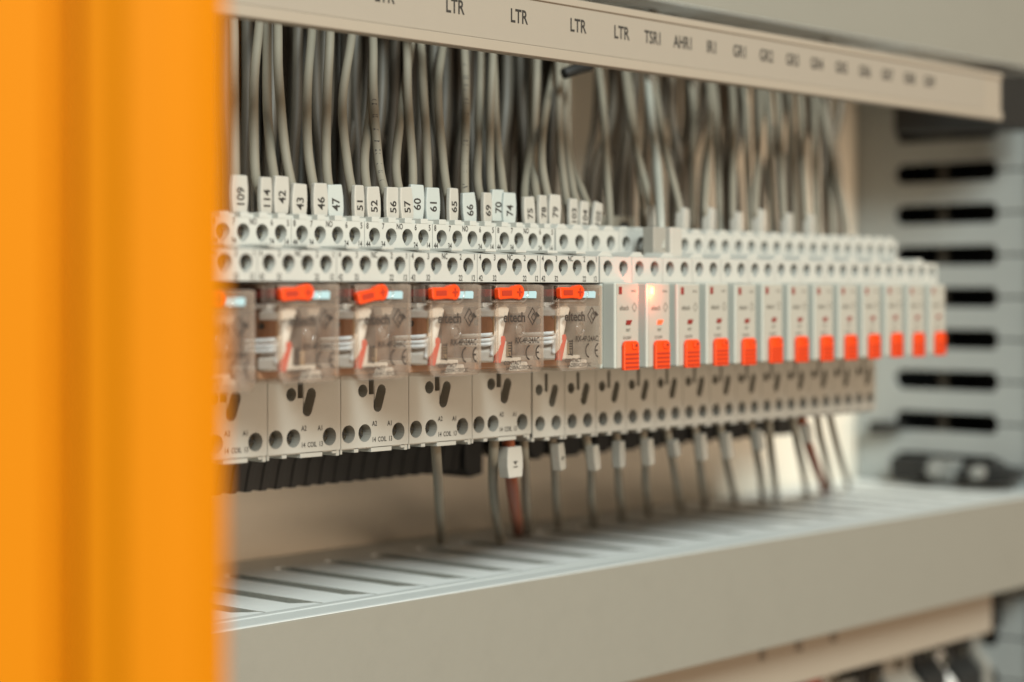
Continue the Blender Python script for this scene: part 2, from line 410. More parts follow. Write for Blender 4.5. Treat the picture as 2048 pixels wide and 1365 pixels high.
T1 = (12.3, 19.3); T2 = (2.6, 10.5); LZ = -44.4
HD = 8.0
HX = (3.9, 10.5, 17.0, 23.5)
def socket_body(Wd, hx, lower):
    m = MB(); g = 0.12; x0, x1 = g, Wd-g
    zc1, zc2 = 15.6, 7.3
    m.cell(x0, x1, T1[0], T1[1], YT1, [hole((h, zc1), 2.15) for h in hx], HD)
    m.cell(x0, x1, T2[0], T2[1], YT2, [hole((h, zc2), 2.15) for h in hx], HD)
    lower(m, x0, x1)
    # remaining skin
    prof = [(YB, T1[1]), (YT1, T1[1]), (YT1, T1[0]), (YT2, T2[1]), (YT2, T2[0]), (YL, T2[0]), (YL, LZ), (YB, LZ)]
    strips = [(0, 1), (2, 3), (4, 5), (6, 7), (7, 0)]
    for a, b in strips:
        pa, pb = prof[a], prof[b]
        m.poly([(x0, pa[0], pa[1]), (x1, pa[0], pa[1]), (x1, pb[0], pb[1]), (x0, pb[0], pb[1])])
    for x in (x0, x1): m.poly([(x, p[0], p[1]) for p in prof])
    return m
def tabs(Wd, hx):
    m = MB()
    for h in hx:
        m.box(h-0.6, h+2.3, YT1+0.4, YT1+10, T1[1]+0.02, T1[1]+1.5)
        m.box(h-4.1, h-0.6, YT1+2.6, YT1+10, T1[1]+0.02, T1[1]+1.1)
    for h in hx[::2] if len(hx) > 2 else hx[:1]:
        m.box(h+1.0, h+5.5, YT2+1.2, YT2+11, T2[1]+0.75, T2[1]+1.55)
    return m
def lower_wide(m, x0, x1):
    zs = (LZ, -36.6, -23.2)
    m.holecell(x0, 6.2, LZ, -36.6, YL, circle(3.0, -40.3, 2.55), (3.0, -40.3), 8.0)
    m.holecell(6.2, 16, LZ, -36.6, YL, circle(9.4, -40.3, 2.55), (9.4, -40.3), 8.0)
    m.holecell(16, x1, LZ, -36.6, YL, circle(22.9, -40.5, 2.55), (22.9, -40.5), 8.0)
    m.holecell(x0, 10.75, -36.6, -23.2, YL, circle(8.6, -28.3, 1.85, rz=1.85), (8.6, -28.3), 7)
    c = (11.95, -27.0); m.holecell(10.75, 13.2, -36.6, -23.2, YL, rot_sort([(10.95, -29.4), (11.95, -29.4), (12.95, -29.4), (12.95, -27), (12.95, -24.2), (11.95, -24.2), (10.95, -24.2), (10.95, -27)], c), c, 7)
    c = (15.0, -30.6); m.holecell(13.2, x1, -36.6, -23.2, YL, rot_sort(capsule(14.55, -32.8, 16.05, -28.4, 1.75), c), c, 7)
    m.poly([(x0, YL, -23.2), (x1, YL, -23.2), (x1, YL, T2[0]), (x0, YL, T2[0])])
def foot_teeth(Wd, segs):
    m = MB()
    for a, b, dz in segs: m.box(a, b, YL+0.4, YL+9, LZ-dz, LZ-0.02)
    return m
def screw_mesh():
    m = MB(); n = 16; r = 1.95
    for i in range(n):
        a0, a1 = 2*math.pi*i/n, 2*math.pi*(i+1)/n
        m.poly([(0, 0.0, 0), (r*math.cos(a0), 0.35, r*math.sin(a0)), (r*math.cos(a1), 0.35, r*math.sin(a1))])
        m.poly([(r*math.cos(a0), 0.35, r*math.sin(a0)), (r*math.cos(a1), 0.35, r*math.sin(a1)), (r*math.cos(a1), 3, r*math.sin(a1)), (r*math.cos(a0), 3, r*math.sin(a0))])
    m.cur = 1  # black bars paint in the shade of the cross slot
    m.box(-1.6, 1.6, -0.12, 0.3, -0.3, 0.3); m.box(-0.3, 0.3, -0.12, 0.3, -1.6, 1.6)
    return m

def number_print(top, nxt, bot1, bot2, mid1, mid2):
    m = MB(); y1 = YT1-0.05; y2 = YT2-0.05
    # tier 1:  8 7 NO 6 5 above, 44 34 24 14 below;  tier 2: 4 3 NC 2 1, 42 32 22 12
    for y, zc, zt, zb, T, Bn, mid in ((y1, 15.6, 18.35, 13.1, top, bot1, mid1), (y2, 7.3, 9.75, 3.65, nxt, bot2, mid2)):
        for x, t in zip((1.15, 7.3, 20.3, 26.0), T): m.text(t, 2.35, x, zt-0.1, y, 0.75)
        m.text(mid, 2.3, 13.85, zt, y, 0.70)
        for x, t in zip((1.45, 7.3, 20.3, 25.6), Bn): m.text(t, 2.3, x, zb+0.1, y, 0.72)
    yl = YL-0.05
    m.text('A2', 2.0, 13.2, -37.7, yl, 0.85); m.text('A1', 2.0, 19.2, -37.9, yl, 0.85)
    m.text('14', 2.0, 13.1, -42.3, yl, 0.8); m.text('COIL', 2.0, 16.3, -42.3, yl, 0.76); m.text('13', 2.0, 19.7, -42.3, yl, 0.8)
    return m

base = empty('relay_socket', (0, YB, 0)); org = (0, YB, 0)
body = socket_body(P, HX, lower_wide).build('housing', M['socket'], base, org, bevel=0.12, seg=1)
tabs(P, HX).build('wire_guard', M['socket'], base, org, bevel=0.12, seg=1)
foot_teeth(P, [(0.2, 1.0, 1.5), (5.6, 7.3, 1.3), (12.3, 20.6, 1.5), (24.3, 25.8, 1.0), (25.8, 27.0, 1.7), (1.0, 25.8, 0.35)]).build('foot', M['socket'], base, org, bevel=0.1, seg=1)
number_print(('8','7','6','5'), ('4','3','2','1'), ('44','34','24','14'), ('42','32','22','12'), 'NO', 'NC').build('printed_number', M['ink'], base, org)
sm = screw_mesh()
scr = None
for hy, hz, hxs in ((YT1+1.9, 15.3, HX), (YT2+1.9, 7.0, HX), (YL+2.4, -40.4, (3.0, 9.4, 22.9))):
    for hx in hxs:
        if scr is None:
            scr = sm.build('terminal_screw', [M['steel'], M['black']], base, (0,0,0), loc=(hx, hy-YB, hz)); sc = scr
        else:
            sc = scr.copy(); COL.objects.link(sc); sc.parent = base; sc.location = (hx*S, (hy-YB)*S, hz*S)
        sc.rotation_euler = (0, random.uniform(0, 1.5), 0)
xs_w = [B0 + P*k for k in range(-5, 1)]               # six sockets, left edges (the sixth right edge at SL)
wide_lab = ['wide grey relay socket half hidden by the orange post',
            'wide grey relay socket beside the orange post, under the leftmost fully seen clear relay',
            'wide grey relay socket with the sharpest COIL printing below its relay',
            'wide grey relay socket with a grey wire dropping from its lower left terminals',
            'wide grey relay socket fifth from the left, holding the sharpest clear relay',
            'wide grey relay socket holding the clear relay next to the first slim relay']
for i, x in enumerate(xs_w):
    o = base if i == 0 else copy_tree(base)
    o.location = (x*S, YB*S, 0); tag(o, wide_lab[i], 'relay socket', 'wide relay sockets')
# (copies are made from the first; the sixth one is the last before the slim sockets)

# ================================================================== clear plug-in relays
ry = YL; org = (0, ry, 0)
rel = empty('plug_in_relay', (0, ry, 0))
ZT, ZB = 1.9, -23.3
# interior
m = MB().box(1.0, 19.6, 22, 31.2, ZB+0.8, ZT-1.2); m.box(1.0, 19.6, 9, 22, ZB+0.9, ZB+3.0)
m.build('base_plate', M['coil'], rel, org, bevel=0.4)
m = MB(); n0 = len(m.v)
m.tube([(10.6, 17.5, -19.2), (10.6, 17.5, -4.8)], 6.2, 24)
m.build('coil', M['coil'], rel, org, smooth=False, bevel=0.3)
m = MB().box(2.2, 19.2, 7, 23, -4.6, -3.2).box(2.2, 19.2, 7.5, 23, -20.4, -19.2)
m.build('bobbin_flange', M['white'], rel, org, bevel=0.3)
m = MB().box(0.9, 19.4, 5, 22, -1.6, 0.6); m.build('yoke', M['maroon'], rel, org, bevel=0.3)
m = MB().prism([(0.9, -7.3), (6.2, -7.3), (7.0, -5.0), (5.0, -3.7), (3.2, -4.4), (0.9, -5.4)], 'y', 1.2, 9)
m.prism([(0.9, -20.0), (5.6, -20.0), (6.0, -14.2), (4.2, -14.2), (0.9, -17.2)], 'y', 1.3, 9.5)
m.prism([(11.5, -23.0), (17.0, -22.5), (16.2, -20.3), (12.8, -20.6)], 'y', 2.5, 6.0)
m.prism([(12.5, -3.6), (17.5, -3.6), (16.5, -6.2), (13.4, -6.4)], 'y', 3.5, 7)
m.build('armature_holder', M['white'], rel, org, bevel=0.35)
for dz in (0, -1.5, -2.7):
    m = MB().tube(spline([(0.95, 15, -12.9+dz*0.9), (1.0, 4.5, -12.4+dz), (2.6, 2.4, -11.6+dz*0.8), (4.6, 3.2, -9.2+dz*0.5), (5.4, 7, -6.5), (6.0, 12, -4.4)], 6), 0.62, 10)
    m.build('flexible_lead', M['braid'], rel, org, smooth=True)
m = MB().tube(spline([(2.0, 2.6, -18.5), (2.8, 2.4, -14.0), (4.6, 3.0, -10.0), (6.0, 3.6, -6.0), (6.4, 5.5, -3.4)], 6), [1.5]*25, 12)
m.build('flexible_lead', M['braid'], rel, org, smooth=True)
m = MB().prism([(0.9, -20.2), (3.0, -20.4), (5.2, -13.6), (4.6, -12.6), (3.1, -12.8), (2.0, -16.6), (0.9, -18.0)], 'y', 0.95, 2.1)
m.build('test_flag', M['orange'], rel, org, bevel=0.2)
m = MB()
for k, x in enumerate((3.0, 8.0, 13.0, 18.0)):
    m.box(x-0.9, x+0.9, 11+k*0.1, 11.5+k*0.1, -22.2, -15.5)
m.box(0.95, 1.3, 1.9, 2.3, -12.2, -6.0)
m.build('contact_spring', M['brass'], rel, org, bevel=0.08, seg=1)
m = MB().tube([(2.6, 10.2, -8.9), (2.6, 9.6, -8.9)], 0.9, 14); m.build('pivot_pin', M['black'], rel, org)
# clear cover
t = 0.8; Wc = 20.4
m = MB()
m.prism([(0, ZT), (Wc, ZT), (Wc, ZB+1.2), (Wc-1.2, ZB), (1.4, ZB), (0, ZB+1.6)], 'y', 0.0, t)
m.cur = 1
m.box(0, t, t+0.02, 31, ZB+1.6, ZT-0.01).box(Wc-t, Wc, t+0.02, 31, ZB+1.2, ZT-0.01)
m.box(t+0.02, Wc-t-0.02, t+0.02, 31, ZT-t, ZT-0.01).box(t+0.02, Wc-t-0.02, t+0.02, 31, ZB+0.02, ZB+t)
cov = m.build('clear_cover', [M['front'], M['clear']], rel, org, bevel=0.35, seg=2)
m = MB()                                                # moulded edge ribs, lens and lever window
m.box(Wc-1.25, Wc-0.15, -0.25, -0.02, ZB+1.5, ZT-0.3).box(0.1, 0.75, -0.22, -0.02, ZB+1.8, -2.9)
m.box(-2.1, -1.6, 0.4, 4.4, -2.6, 1.5).box(-2.1, 10.2, -0.7, -0.02, -3.1, -2.6).box(-2.1, -1.7, -0.7, 4.4, -3.1, -2.62)
m.tube([(10.2+2.9*math.sin(a), -0.45, -0.2-2.9*math.cos(a)) for a in [i*0.26 for i in range(10)]], 0.28, 8)
m.tube([(10.0+1.75*math.cos(a), -0.1, -11.0+1.95*math.sin(a)) for a in [i*2*math.pi/24 for i in range(25)]], 0.28, 8, caps=False)
m.tube([(10.0, -0.05, -11.0), (10.0, 0.3, -11.0)], [0.9, 1.2], 14)
m.build('moulded_rim', M['rim'], rel, org, smooth=False)
m = MB().box(0.2, Wc-0.3, -0.02+0.9, 1.6, -4.4, ZT-0.9); m.build('smoked_band', M['smoke'], rel, org)
m = MB().prism([(10.6, -1.95), (16.7, -2.05), (16.9, -0.35), (16.5, 0.05), (10.6, -0.05)], 'y', -0.5, -0.03)
m.build('indicator_window', M['blue'], rel, org, bevel=0.12)
# orange lever: arm and hub with recesses painted as darker plates
m = MB(); n = 20
arm = [(-8.9, -1.55), (-9.1, 1.1), (-8.2, 1.45), (-3.0, 1.35), (-1.9, 1.9)]
hub = [(2.15*math.cos(a), 2.15*math.sin(a)) for a in [math.radians(d) for d in range(120, -125, -15)]]
outl = list(reversed([(-8.4, -1.95)] + arm + hub + [(-2.0, -1.9), (-3.0, -1.75)]))
m.prism(outl, 'y', -1.5, 0.3)
lever = m.build('lever', M['orange'], rel, (0, 0, 0), loc=(8.3, -ry, -0.25), bevel=0.35, seg=2)
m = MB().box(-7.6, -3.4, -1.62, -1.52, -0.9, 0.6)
m.build('lever_recess_shade', M['darkorange'], lever)
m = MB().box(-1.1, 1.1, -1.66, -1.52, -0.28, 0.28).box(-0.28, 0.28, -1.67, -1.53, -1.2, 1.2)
m.build('cross_recess_shade', M['darkorange'], lever, bevel=0.0)
lever.rotation_euler = (0, math.radians(0), 0)
# printing on the cover
m = MB(); y = -0.06
m.text('eltech', 4.0, 7.6, -7.3, y, 0.98)
def ring(m, cx, cz, r, w, y, rz=1.25):
    o_ = [(cx, cz+r*rz), (cx+r, cz), (cx, cz-r*rz), (cx-r, cz)]; q = r-w
    i_ = [(cx, cz+q*rz), (cx+q, cz), (cx, cz-q*rz), (cx-q, cz)]
    for k in range(4):
        a, b = o_[k], o_[(k+1) % 4]; c, d = i_[(k+1) % 4], i_[k]
        m.poly([(a[0], y, a[1]), (b[0], y, b[1]), (c[0], y, c[1]), (d[0], y, d[1])])
ring(m, 15.5, -7.2, 2.15, 0.42, y); ring(m, 16.0, -7.4, 1.15, 0.38, y-0.01)
m.poly([(17.2, y-0.02, -5.8), (18.6, y-0.02, -7.0), (17.9, y-0.02, -7.5), (16.9, y-0.02, -6.5)])
m.text('RX-4P-24AC', 2.3, 13.3, -14.0, y, 0.86)
def arc(m, cx, cz, r, w, a0, a1, y, rz=1.25, n=14):
    for i in range(n):
        p = math.radians(a0+(a1-a0)*i/n); q = math.radians(a0+(a1-a0)*(i+1)/n)
        m.poly([(cx+r*math.cos(p), y, cz+rz*r*math.sin(p)), (cx+r*math.cos(q), y, cz+rz*r*math.sin(q)), (cx+(r-w)*math.cos(q), y, cz+rz*(r-w)*math.sin(q)), (cx+(r-w)*math.cos(p), y, cz+rz*(r-w)*math.sin(p))])
arc(m, 14.2, -17.6, 1.75, 0.42, 90, 270, y); arc(m, 18.6, -17.6, 1.75, 0.42, 95, 265, y)
m.poly([(17.0, y-0.01, -17.35), (18.3, y-0.01, -17.35), (18.3, y-0.01, -17.85), (17.0, y-0.01, -17.85)])
m.text('CONTACT', 1.65, 6.9, -20.3, y, 0.92); m.text('5A250VAC/30VDC', 1.6, 9.6, -21.7, y, 0.86)
for k in range(4): m.poly([(5.0, y, -14.5-k*0.75), (6.6, y, -14.5-k*0.75), (6.6, y, -14.85-k*0.75), (5.0, y, -14.85-k*0.75)])
m.poly([(6.3, y-0.01, -14.2), (6.65, y-0.01, -14.2), (6.65, y-0.01, -19), (6.3, y-0.01, -19)])
m.poly([(5.4, y-0.01, -17.4), (6.2, y-0.01, -18.9), (5.9, y-0.01, -18.9), (5.1, y-0.01, -17.6)])
m.poly([(4.6, y-0.01, -18.4), (6.3, y-0.01, -18.4), (6.3, y-0.01, -18.7), (4.6, y-0.01, -18.7)])
m.build('printing', M['fadedink'], rel, org)

rel_x = [at(px, 600, 0)[0]-Wc for px in (510, 678, 822, 962, 1087, 1204)]
rel_lab = ['clear plug-in relay cut off by the orange post, its orange lever hidden',
           'clear plug-in relay with orange lever, the blurriest fully seen one next to the orange post',
           'clear plug-in relay whose orange lever droops to the left',
           'clear plug-in relay third from the slim relays, sharp white leads at its left side',
           'sharpest clear plug-in relay, RX-4P-24AC printing readable on the cover',
           'clear plug-in relay directly beside the first pale slim relay']
protos = [(rel, rel_x[0])]
for i, x in enumerate(rel_x):
    o = rel if i == 0 else copy_tree(rel)
    o.location = (x*S, ry*S, (-1.6 if i == 0 else 0)*S); tag(o, rel_lab[i], 'relay', 'clear plug-in relays')
    for c in kids(o):
        if c.name.startswith('lever'): c.rotation_euler[1] = math.radians((0, -2, -9, -1, -1, 0)[i])

# ================================================================== slim sockets and slim relays
SHX = (3.9, 11.6)
def lower_slim(m, x0, x1):
    m.holecell(x0, 7.6, LZ-1.4, -37.6, YL, circle(3.7, -41.5, 2.35), (3.7, -41.5), 8.0)
    m.holecell(7.6, x1, LZ-1.4, -37.6, YL, circle(11.5, -41.5, 2.35), (11.5, -41.5), 8.0)
    m.holecell(x0, 5.2, -37.6, -23.2, YL, circle(3.2, -30.9, 1.75), (3.2, -30.9), 7)
    c = (6.6, -28.8); m.holecell(5.2, 8.0, -37.6, -23.2, YL, rot_sort([(5.9, -31.6), (6.6, -31.6), (7.4, -31.6), (7.4, -28.8), (7.4, -25.9), (6.6, -25.9), (5.9, -25.9), (5.9, -28.8)], c), c, 7)
    c = (10.2, -33.2); m.holecell(8.0, x1, -37.6, -23.2, YL, rot_sort(capsule(9.5, -35.0, 10.9, -30.9, 1.55), c), c, 7)
    m.poly([(x0, YL, -23.2), (x1, YL, -23.2), (x1, YL, T2[0]), (x0, YL, T2[0])])
sb = empty('slim_relay_socket', (0, YB, 0)); org = (0, YB, 0)
socket_body(SP, SHX, lower_slim).build('housing', M['socket'], sb, org, bevel=0.12, seg=1)
m = MB()
for h in SHX: m.prism([(h-3.2, T1[1]+0.02), (h-1.6, T1[1]+1.6), (h+1.2, T1[1]+1.6), (h+3.0, T1[1]+0.02)], 'y', YT1+0.6, YT1+10)
m.prism([(0.4, T2[1]+0.1), (3.0, T2[1]+1.7), (6.4, T2[1]+1.7), (8.2, T2[1]+0.1)], 'y', YT2+1.4, YT2+9)
m.build('wire_guard', M['socket'], sb, org, bevel=0.12, seg=1)
foot_teeth(SP, [(0.2, 1.4, 2.6), (6.6, 8.8, 2.6), (14.0, 15.4, 2.6), (0.2, 15.4, 1.4)]).build('foot', M['socket'], sb, org, bevel=0.1, seg=1)
for hy, hz in ((YT1+1.9, 15.3), (YT2+1.9, 7.0), (YL+2.4, -41.4)):
    for hx in (SHX if hz > 0 else (3.7, 11.5)):
        sc = scr.copy(); COL.objects.link(sc); sc.parent = sb; sc.location = (hx*S, (hy-YB)*S, hz*S); sc.rotation_euler = (0, random.uniform(0, 1.5), 0)
NS = 13
def slim_lab(i, what):
    what = what.replace('narrow grey relay socket', 'narrow grey socket')
    if i == 0: return what + ' directly to the right of the last clear relay'
    if i == 1: return what + ' at the lit red lamp, second after the clear relays'
    if i == NS-1: return what + ' at the far right end of the row'
    if i < 8: return what + ', %s to the right of the clear relays' % ORD[i]
    return what + ', %s from the far right end of the row' % ORD[NS-1-i]
for i in range(NS):
    o = sb if i == 0 else copy_tree(sb)
    o.location = ((SL+SP*i)*S, YB*S, 0); tag(o, slim_lab(i, 'narrow grey relay socket'), 'relay socket', 'narrow relay sockets')

sr = empty('slim_relay', (0, YL, 0)); org = (0, YL, 0)
m = MB().box(0.35, SP-0.35, YT2+0.1, YL-0.1, -23.6, 2.3)
m.prism([(1.25, YT2+0.1), (1.45, 0), (13.35, 0), (13.6, YT2+0.1)], 'z', -23.6, 2.5)
m.build('housing', M['slim'], sr, org, bevel=0.45)
m = MB().box(2.3, 12.9, -0.14, -0.02, -23.2, 2.1); m.build('front_label', M['face'], sr, org)
m = MB().box(3.2, 4.7, -0.35, -0.15, -1.0, 1.3); led = m.build('indicator_lamp', M['ledoff2'], sr, org, bevel=0.1)
m = MB().prism([(6.6, -10.3), (8.8, -10.3), (9.6, -8.9), (7.0, -8.9)], 'y', -0.4, -0.15); m.build('flag_window', M['ledoff2'], sr, org)
m = MB(); y = -0.19
m.text('eltech', 2.15, 5.9, -5.1, y, 0.86); ring(m, 10.9, -5.0, 1.25, 0.3, y)
m.text('24VAC', 0.95, 10.6, 0.0, y, 0.9); m.text('R8T', 1.3, 7.9, -11.9, y); m.text('5A250V', 1.25, 7.4, -14.2, y)
m.build('printing', M['greyink'], sr, org)
m = MB(); w2 = 3.75; cx = 8.3
pts = [(cx-w2, -24.1), (cx-w2, -16.6), (cx-w2+0.5, -15.6), (cx-w2+1.4, -15.2), (cx+w2-1.4, -15.2), (cx+w2-0.5, -15.6), (cx+w2, -16.6), (cx+w2, -24.1)]
m.prism(list(reversed(pts)), 'y', -1.3, -0.15)
lv = m.build('release_lever', M['orange'], sr, org, bevel=0.3)
for k in range(4):
    m = MB().box(cx-3.2, cx+3.2, -1.42, -1.31, -19.6-k*1.3, -18.95-k*1.3); m.build('grip_groove_shade', M['darkorange'], lv)  # grooves drawn as raised bars, their shade in the colour
    for v in [lv]: pass
m = MB().prism([(cx-0.2, -15.9), (cx+2.6, -15.9), (cx+2.4, -17.8), (cx+0.2, -17.8)], 'y', -1.75, -1.31); m.build('latch', M['orange'], lv, org=(0,0,0), bevel=0.2)
m = MB().box(cx+1.2, cx+2.0, -1.9, -1.76, -17.0, -16.2); m.build('latch_hole', M['ledoff'], lv)
for c in kids(lv): c.location = (0, -YL*S, 0)
srx = at(1257, 700, 0)[0]-cx
tabpx = [1257, 1321, 1380, 1439, 1492, 1544, 1596, 1648, 1701, 1743, 1790, 1834, 1879]
for i in range(NS):
    o = sr if i == 0 else copy_tree(sr)
    x = SL+SP*i+0.1
    o.location = (x*S, YL*S, random.uniform(-0.12, 0.12)*S); tag(o, slim_lab(i, 'slim relay with orange lever').replace(', where', ' where'), 'relay', 'slim relays')
    for c in kids(o):
        mm = None
        if c.name.startswith('indicator_lamp'): mm = M['ledon'] if i == 1 else (M['ledoff'] if i in (0, 2) else None)
        if c.name.startswith('flag_window'): mm = M['flagon'] if i == 1 else (M['ledoff'] if i == 0 else None)
        if mm: c.material_slots[0].link = 'OBJECT'; c.material_slots[0].material = mm
# the light that lamp gives off
pl = bpy.data.lights.new('indicator_glow', 'POINT'); pl.energy = 0.0075; pl.color = (1.0, 0.10, 0.035); pl.shadow_soft_size = 0.0012
po = bpy.data.objects.new('indicator_glow', pl); COL.objects.link(po); po.location = ((SL+SP+2.8)*S, -2.2*S, -0.4*S)

# ================================================================== wires with numbered markers
def marker(parent, base_pt, c, w_, h_, d_, yaw, tilt, string, m_, size=3.6, org=(0,0,0)):
    """marker sleeve centred on c"""
    mb = MB()
    hw, hh = w_/2, h_/2
    fr = [(-hw*0.86, -hh), (hw*0.86, -hh), (hw, -hh*0.3), (hw, hh*0.3), (hw*0.86, hh), (-hw*0.86, hh), (-hw, hh*0.3), (-hw, -hh*0.3)]
    mb.prism(fr, 'y', -d_/2, d_/2)
    ca, sa = math.cos(yaw), math.sin(yaw); ct, st = math.cos(tilt), math.sin(tilt)
    def X(v):
        x, y, z = v; x, z = x*ct-z*st, x*st+z*ct
        return (c[0]+x*ca-y*sa, c[1]+x*sa+y*ca, c[2]+z)
    mb.xform(X)
    o = mb.build('marker_sleeve', m_, parent, org, bevel=0.35)
    if string:
        t_ = MB().text(string, size, -0.1, -hh*0.12, -d_/2-0.06, 1.0, math.pi/2)
        t_.xform(X)
        q = t_.build('printed_number', M['ink'], o, org)
    return o
def wire(name, pts, r, m_, label, group=None, mk=None, cat='wire', text=None):
    org = pts[-1]
    o = MB().tube(spline(pts, 6), r, 12).build(name, m_, None, tuple(org), smooth=True)
    tag(o, label, cat, group)
    if mk: marker(o, None, mk[0], *mk[1:], org=tuple(org))
    return o

GT = 'grey wires rising to the upper duct'
# number, marker centre x, top y, bottom y, wire pixels from the top, cool?, tilt, yaw
NLAB = {'109': 'grey wire, white sleeve reading one hundred and nine, leftmost beside the orange post',
 '114': 'grey wire, narrow white sleeve reading one hundred and fourteen',
 '42': 'grey wire, white sleeve reading forty-two, set higher than its right neighbour',
 '43': 'grey wire, white sleeve reading forty-three, standing alone', '46': 'grey wire, white sleeve reading forty-six',
 '47': 'grey wire, cool white sleeve reading forty-seven', '51': 'grey wire, narrow white sleeve reading fifty-one',
 '52': 'grey wire, white sleeve reading fifty-two, leaning left', '56': 'printed grey wire, white sleeve reading fifty-six',
 '57': 'grey wire, tilted white sleeve reading fifty-seven, overlapping the next one',
 '60': 'grey wire, cool white sleeve reading sixty, half covered by its left neighbour',
 '61': 'grey wire, cool white sleeve reading sixty-one', '65': 'grey wire, warm white sleeve reading sixty-five',
 '66': 'printed grey wire, tilted sleeve reading sixty-six', '69': 'grey wire, narrow sleeve reading sixty-nine',
 '70': 'grey wire, sleeve reading seventy, set behind and above its neighbours', '74': 'grey wire, cool white sleeve reading seventy-four',
 '75': 'grey wire, slightly blurred tilted sleeve reading seventy-five', '78': 'grey wire, blurred sleeve reading seventy-eight, left of a touching pair',
 '79': 'grey wire, blurred sleeve reading seventy-nine, right of a touching pair', '103': 'grey wire, blurred long number on an upright sleeve right of the touching pair',
 '104': 'grey wire, blurred long number, middle of three sleeves fanning to the right', '105': 'grey wire, strongly tilted blurred sleeve, last before the gap'}
NW = [
 ('109', 471, 351, 426, [(466, 20), (468, 180), (470, 340)], 0, 0, 0),
 ('114', 523, 355, 430, [(520, 10), (508, 165), (510, 340)], 0, 0, 0.25),
 ('42', 554, 353, 428, [(532, 20), (534, 200), (542, 310)], 0, 1, 0),
 ('43', 590, 368, 440, [(554, 20), (557, 150), (570, 300)], 0, 2, 0),
 ('46', 632, 367, 440, [(624, 30), (615, 175), (616, 300)], 0, -1, 0),
 ('47', 662, 370, 441, [(660, 30), (654, 200), (653, 330)], 1, -3, -0.3),
 ('51', 709, 371, 444, [(706, 40), (685, 200), (695, 330)], 0, -1, 0.3),
 ('52', 738, 374, 444, [(744, 40), (742, 200), (729, 320)], 0, -3, 0),
 ('56', 776, 375, 446, [(745, 60), (747, 188), (758, 330)], 0, -1, 0.1),
 ('57', 804, 375, 445, [(826, 40), (806, 200), (792, 330)], 0, -5, 0.1),
 ('60', 825, 370, 440, [(812, 60), (816, 200), (825, 330)], 1, 1, -0.3),
 ('61', 857, 376, 445, [(838, 50), (848, 200), (855, 330)], 1, 0, -0.2),
 ('65', 898, 377, 444, [(888, 60), (876, 175), (887, 330)], 0, 1, 0.25),
 ('66', 930, 386, 449, [(926, 60), (932, 210), (929, 330)], 1, -5, -0.2),
 ('69', 966, 386, 450, [(962, 70), (958, 250), (955, 360)], 0, -1, 0.3),
 ('70', 987, 380, 444, [(985, 70), (980, 250), (981, 360)], 1, 0, -0.2),
 ('74', 1010, 386, 450, [(984, 80), (992, 250), (1004, 360)], 1, 1, -0.3),
 ('75', 1050, 394, 455, [(1062, 80), (1063, 250), (1050, 375)], 0, -4, 0.1),
 ('78', 1077, 391, 453, [(1074, 90), (1067, 300), (1070, 370)], 0, -1, 0.3),
 ('79', 1101, 390, 453, [(1116, 90), (1090, 230), (1084, 325)], 0, 2, -0.1),
 ('103', 1138, 398, 458, [(1116, 110), (1119, 275), (1130, 380)], 0, 1, 0.2),
 ('104', 1160, 403, 460, [(1128, 110), (1131, 275), (1146, 380)], 0, 4, 0.2),
 ('105', 1186, 405, 462, [(1132, 110), (1139, 300), (1166, 388)], 0, 12, 0.2),
]
for k, (num, mx, yt, yb, wp, cool, tilt, yaw) in enumerate(NW):
    Ym = 29.5 + (1.6 if num in ('60', '70') else 0) + (k % 3)*0.35
    c = at(mx, (yt+yb)/2, Ym); top = at(mx, yt, Ym); bot = at(mx, yb, Ym)
    tl = math.radians(tilt)
    pts = []
    n = len(wp)
    for j, (x, y) in enumerate(wp):
        Y = Ym + (1 - j/n)**1.3*(28 + (k*7 % 5)*3.0)
        pts.append(at(x, y, Y))
    p0 = pts[0]; pts = [(at(wp[0][0], wp[0][1]-50, 80)[0], 84, 104)] + pts
    sh = math.sin(tl)*(top[2]-bot[2])/2
    pts += [(c[0], Ym, c[2]), (bot[0]+sh, Ym, bot[2]), (bot[0]+sh, Ym, T1[1]-2)]
    o = wire('control_wire', pts, 1.34, M['wire'], NLAB[num], GT,
         mk=((c[0], c[1]-1.35, c[2]), 4.6 if yaw > 0.15 else 5.5, top[2]-bot[2], 1.5, yaw*0.45, -tl, num, M['markerc'] if cool else M['marker']))
    if num in ('56', '66'):
        # cable legend printed along the jacket
        sp = spline(pts, 6); t_ = MB()
        s_ = 'CABLE AS/NZS 5000' if num == '56' else 'ALPHA CABLE AS/NZS 5000 AWG'
        za = at(750, 190, 33)[2] if num == '56' else at(930, 125, 33)[2]
        vs_z = za
        for ch in s_:
            if ch != ' ':
                # nearest point of the wire axis at this height
                b = min(sp, key=lambda p: abs(p.z-vs_z)); i_ = sp.index(b)
                nb = sp[max(i_-1, 0)] if sp[max(i_-1, 0)].z > vs_z else sp[min(i_+1, len(sp)-1)]
                f_ = 0 if abs(nb.z-b.z) < 1e-6 else (vs_z-b.z)/(nb.z-b.z)
                p = b.lerp(nb, max(0, min(1, f_)))
                nrm = Vector((-0.62, -0.78, 0)); q = p + nrm*1.34
                n0 = len(t_.v); t_.text(ch, 2.1, 0, 0, 0, 0.9, -math.pi/2)
                t_.xform(lambda v, q=q: (q.x + v[0]*0.78, q.y - v[0]*0.62, q.z + v[2]), n0)
            vs_z -= 2.1*0.74
        t_.build('printed_legend', M['ink'], o, tuple(pts[-1]))

